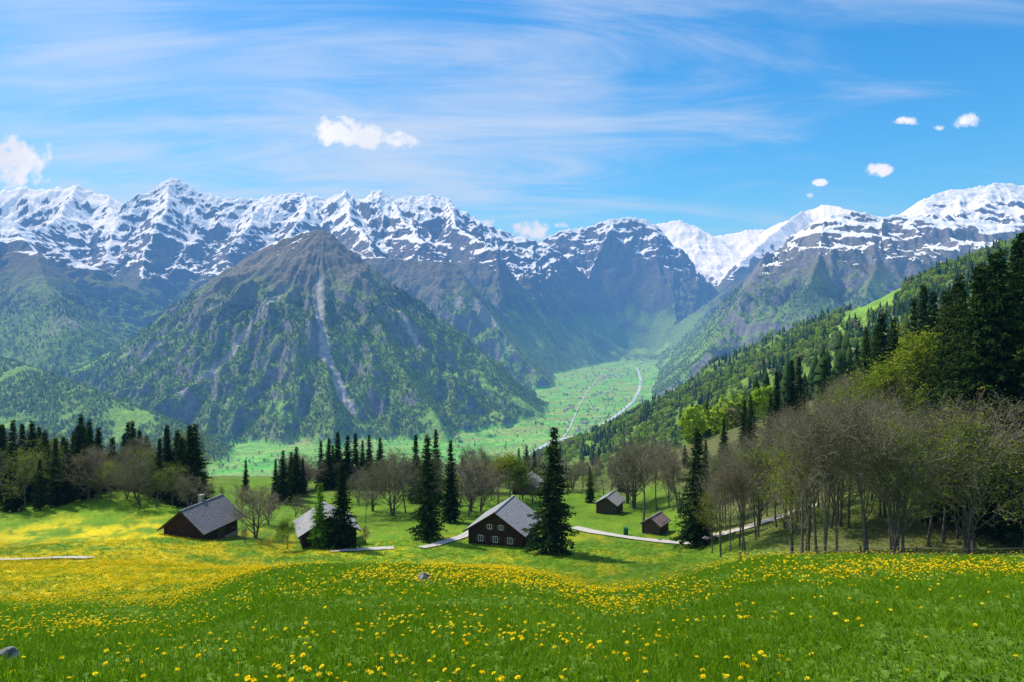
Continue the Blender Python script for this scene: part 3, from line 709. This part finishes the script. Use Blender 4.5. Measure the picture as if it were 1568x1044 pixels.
house('hay_barn',934,139,3.9,5,2.2,32,-25,wall='wood2',wins=False,base=.5,over=.5)
house('hay_barn',1004,119,3.0,4.0,1.8,34,-35,wall='wood2',roof='roofred',wins=False,base=.3,over=.4)
house('farm_house',722,164,5.5,6,3.4,34,-60,wall='plaster',wins=True,base=.6)
house('farm_house',808,164,5.5,5.5,2.6,28,-20,wall='wood2',wins=False,base=.5)
R=np.random.RandomState(4); hv=[];hf=[];rv=[];rf=[]
for k in range(300):
    c=[(985,548,24,6),(905,600,48,30),(890,650,42,20),(935,572,40,10)][R.choice(4,p=[.52,.2,.12,.16])]
    a=c[0]+R.randn()*c[2]*.6; e_=max(542,c[1]+R.randn()*c[3]*.6)
    x,y=fp(a,e_); 
    z=gz(x,y)
    if z>-600: continue
    w=R.uniform(9,15);l=R.uniform(12,22);hh=R.uniform(6,10);an=R.rand()*3.14;c_,s_=math.cos(an),math.sin(an)
    def tr(pts): return [(x+px*c_-py*s_,y+px*s_+py*c_,z+pz) for px,py,pz in pts]
    o=len(hv); hv+=tr([(-w/2,-l/2,-3),(w/2,-l/2,-3),(w/2,l/2,-3),(-w/2,l/2,-3),(-w/2,-l/2,hh),(w/2,-l/2,hh),(w/2,l/2,hh),(-w/2,l/2,hh),(0,-l/2,hh+w*.3),(0,l/2,hh+w*.3)])
    hf+=[(o,o+1,o+5,o+8,o+4),(o+2,o+3,o+7,o+9,o+6),(o+1,o+2,o+6,o+5),(o+3,o,o+4,o+7)]
    o=len(rv); W=w/2+1;Lh=l/2+1; rv+=tr([(-W,-Lh,hh-.4),(-W,Lh,hh-.4),(0,Lh,hh+w*.3+.3),(0,-Lh,hh+w*.3+.3),(W,-Lh,hh-.4),(W,Lh,hh-.4)])
    rf+=[(o,o+3,o+2,o+1),(o+3,o+4,o+5,o+2)]
e=bpy.data.objects.new('village',None); S.collection.objects.link(e)
add('house_walls',pymesh('house_walls',hv,hf,M['plaster']),e); add('house_roofs',pymesh('house_roofs',rv,rf,M['roofv']),e)
fe=bpy.data.objects.new('fence',None); S.collection.objects.link(fe)
V=[];F=[];tops=[]
for k in range(8):
    x=14+k*3.9; y=41+.12*(x-7)+RT.uniform(-.3,.3); z=gz(x,y); box(V,F,x-.05,x+.05,y-.05,y+.05,z-.4,z+.95+RT.uniform(-.1,.1)); tops.append(np.array([x,y-.06,z]))
add('posts',pymesh('posts',V,F,M['wood2']),fe)
sg=[]
for a,b_ in zip(tops[:-1],tops[1:]):
    for hh in (.5,.85): sg.append((a+[0,0,hh],b_+[0,0,hh],.006,.006))
wv,wf=tubes(sg,3); add('wires',mk_mesh('wires',wv,wf,False,[M['metal']]),fe)
import bmesh
def boulder(a,y,s,seed,up=.25):
    bm=bmesh.new(); bmesh.ops.create_icosphere(bm,subdivisions=4,radius=1)
    R=np.random.RandomState(seed); pl=[(nrm(R.randn(3)),R.uniform(.45,.8)) for _ in range(14)]
    for v in bm.verts:
        c=np.array(v.co)
        for n_,d in pl:
            t=c@n_-d
            if t>0: c=c-n_*t
        c=c*(1+.09*float(pn(np.array([c[0]*3+c[2]]),np.array([c[1]*3]),3)[0])); v.co=c*np.array([s,s*.8,s*.75])
    me=bpy.data.meshes.new('boulder'); bm.to_mesh(me); bm.free(); me.materials.append(M['rock'])
    x=(a-784)/U*y; add('boulder',me,loc=(x,y,gz(x,y)+s*up),rot=(0,0,seed))
boulder(650,19,.26,3,.6); boulder(655,19.6,.16,5,.6); boulder(10,7.2,.17,8,.4); boulder(1010,112,.5,4)
V=[];F=[]; x=19.5;y=117;z=gz(x,y); box(V,F,x-.35,x+.35,y-.35,y+.35,z,z+1.1); box(V,F,x-.4,x+.4,y-.42,y+.4,z+1.1,z+1.2); add('waste_bin',pymesh('waste_bin',V,F,M['bin']))

# ------------------------------------------------------------ atmosphere: absorbing air, its blue emission stands in for scattered sunlight
V=[];F=[]; box(V,F,-30000,30000,-6000,32000,-1500,2700)
am=bpy.data.materials.new('haze'); am.use_nodes=True; nt=am.node_tree; nt.nodes.clear()
o_=N(nt,'ShaderNodeOutputMaterial'); va_=N(nt,'ShaderNodeVolumeAbsorption'); ve=N(nt,'ShaderNodeEmission'); ad=N(nt,'ShaderNodeAddShader')
sg_=(2.4e-5,3.9e-5,6.0e-5); Linf=(.26,.51,.83); dn=7e-5
va_.inputs['Color'].default_value=(1-sg_[0]/dn,1-sg_[1]/dn,1-sg_[2]/dn,1); va_.inputs['Density'].default_value=dn
ec=[a*b for a,b in zip(sg_,Linf)]; mx=max(ec)
ve.inputs['Color'].default_value=(ec[0]/mx,ec[1]/mx,ec[2]/mx,1); ve.inputs['Strength'].default_value=mx
nt.links.new(va_.outputs[0],ad.inputs[0]); nt.links.new(ve.outputs[0],ad.inputs[1]); nt.links.new(ad.outputs[0],o_.inputs['Volume'])
add('atmosphere',pymesh('atmosphere',V,F,am))

# ------------------------------------------------------------ sky
az=math.radians(-55); el=math.radians(53)
w=bpy.data.worlds.new('World'); S.world=w; w.use_nodes=True; nt=w.node_tree; bg=nt.nodes['Background']
sky=N(nt,'ShaderNodeTexSky',sky_type='NISHITA'); sky.sun_disc=False; sky.sun_elevation=el; sky.sun_rotation=az%(2*math.pi); sky.altitude=1300; sky.air_density=1.0; sky.dust_density=.5; sky.ozone_density=2.5
hs=N(nt,'ShaderNodeHueSaturation'); hs.inputs['Saturation'].default_value=1.42; hs.inputs['Value'].default_value=1.20; nt.links.new(sky.outputs[0],hs.inputs['Color'])
c=mixc(nt,1.0,hs.outputs[0],(.66,1.06,1.08),'MULTIPLY')
tc=N(nt,'ShaderNodeTexCoord'); sp=N(nt,'ShaderNodeSeparateXYZ'); nt.links.new(tc.outputs['Generated'],sp.inputs[0])
dx,dy,dz=sp.outputs
dz2=mathn(nt,'ADD',mathn(nt,'MAXIMUM',dz,0),.22)
px=mathn(nt,'DIVIDE',dx,dz2); py=mathn(nt,'DIVIDE',dy,dz2)
cb=N(nt,'ShaderNodeCombineXYZ'); nt.links.new(px,cb.inputs[0]); nt.links.new(py,cb.inputs[1])
mp=N(nt,'ShaderNodeMapping'); mp.inputs['Rotation'].default_value=(0,0,math.radians(-38)); mp.inputs['Scale'].default_value=(.6,2.2,1); nt.links.new(cb.outputs[0],mp.inputs[0])
ci=noise(nt,1.3,10,.62,mp.outputs[0],1.2)
lo=noise(nt,.8,3,.5,cb.outputs[0],.4)
left=maprange(nt,px,-1.6,1.6,.25,-.02)
cf=maprange(nt,mathn(nt,'ADD',mathn(nt,'ADD',ci,left),mathn(nt,'MULTIPLY_ADD',lo,.9,-.45)),.38,.90)
cf=mathn(nt,'MULTIPLY',cf,.70)
c=mixc(nt,cf,c,(5.6,6.0,6.5))
yy=mathn(nt,'MAXIMUM',dy,.05); u=mathn(nt,'DIVIDE',dx,yy); v=mathn(nt,'DIVIDE',dz,yy)
cu=N(nt,'ShaderNodeCombineXYZ'); nt.links.new(u,cu.inputs[0]); nt.links.new(v,cu.inputs[1])
nc_=noise(nt,30,7,.62,cu.outputs[0],.2); nl=noise(nt,9,3,.5,cu.outputs[0])
front=maprange(nt,dy,.1,.3)
CL=[(15,250,62,36,1.2),(520,201,38,24,1.2),(572,211,48,17,1.1),(612,219,42,11,1),(1336,261,28,11,1),(1484,183,26,13,1),(1386,186,26,7,.8),(1256,280,12,6,1),(1240,299,7,5,1),(812,352,26,14,1.2),(742,340,14,8,1),(862,346,14,7,1),(1436,196,12,6,.8)]
tot=None
for (a,e_,ra,rb,st) in CL:
    du=mathn(nt,'DIVIDE',mathn(nt,'SUBTRACT',u,(a-784)/U),ra/U); dv=mathn(nt,'DIVIDE',mathn(nt,'SUBTRACT',v,(480-e_)/U),rb/U)
    q=mathn(nt,'SUBTRACT',st,mathn(nt,'ADD',mathn(nt,'MULTIPLY',du,du),mathn(nt,'MULTIPLY',dv,dv)))
    q=mathn(nt,'MAXIMUM',q,-8.)
    tot=q if tot is None else mathn(nt,'MAXIMUM',tot,q)
ms=mathn(nt,'ADD',mathn(nt,'MULTIPLY',tot,.6),mathn(nt,'MULTIPLY_ADD',nc_,3.2,-1.60))
ms=mathn(nt,'MULTIPLY',maprange(nt,ms,-.05,.65),front)
sh=maprange(nt,nl,.35,.65,6.6,8.2)
cw=N(nt,'ShaderNodeCombineXYZ'); nt.links.new(sh,cw.inputs[0]); nt.links.new(mathn(nt,'MULTIPLY',sh,1.05),cw.inputs[1]); nt.links.new(mathn(nt,'MULTIPLY',sh,1.12),cw.inputs[2])
c=mixc(nt,ms,c,cw.outputs[0])
nt.links.new(c,bg.inputs[0]); bg.inputs[1].default_value=.15
sd=bpy.data.lights.new('sun','SUN'); sd.energy=5.0; sd.angle=math.radians(.53); sd.color=(1,.97,.93); so=bpy.data.objects.new('sun',sd); S.collection.objects.link(so)
from mathutils import Vector
dirv=Vector((math.sin(az)*math.cos(el),math.cos(az)*math.cos(el),math.sin(el))); so.rotation_euler=dirv.to_track_quat('Z','Y').to_euler(); so.location=(-50,30,80)
cd=bpy.data.cameras.new('camera'); cd.lens=24; cd.sensor_width=36; cd.clip_start=.1; cd.clip_end=80000; cd.shift_y=-.0268
co=bpy.data.objects.new('camera',cd); S.collection.objects.link(co); co.location=(0,0,0); co.rotation_euler=(math.radians(90),0,0); S.camera=co
S.view_settings.view_transform='Standard'; S.view_settings.look='None'; S.view_settings.exposure=0
print('done',time.time()-T0)
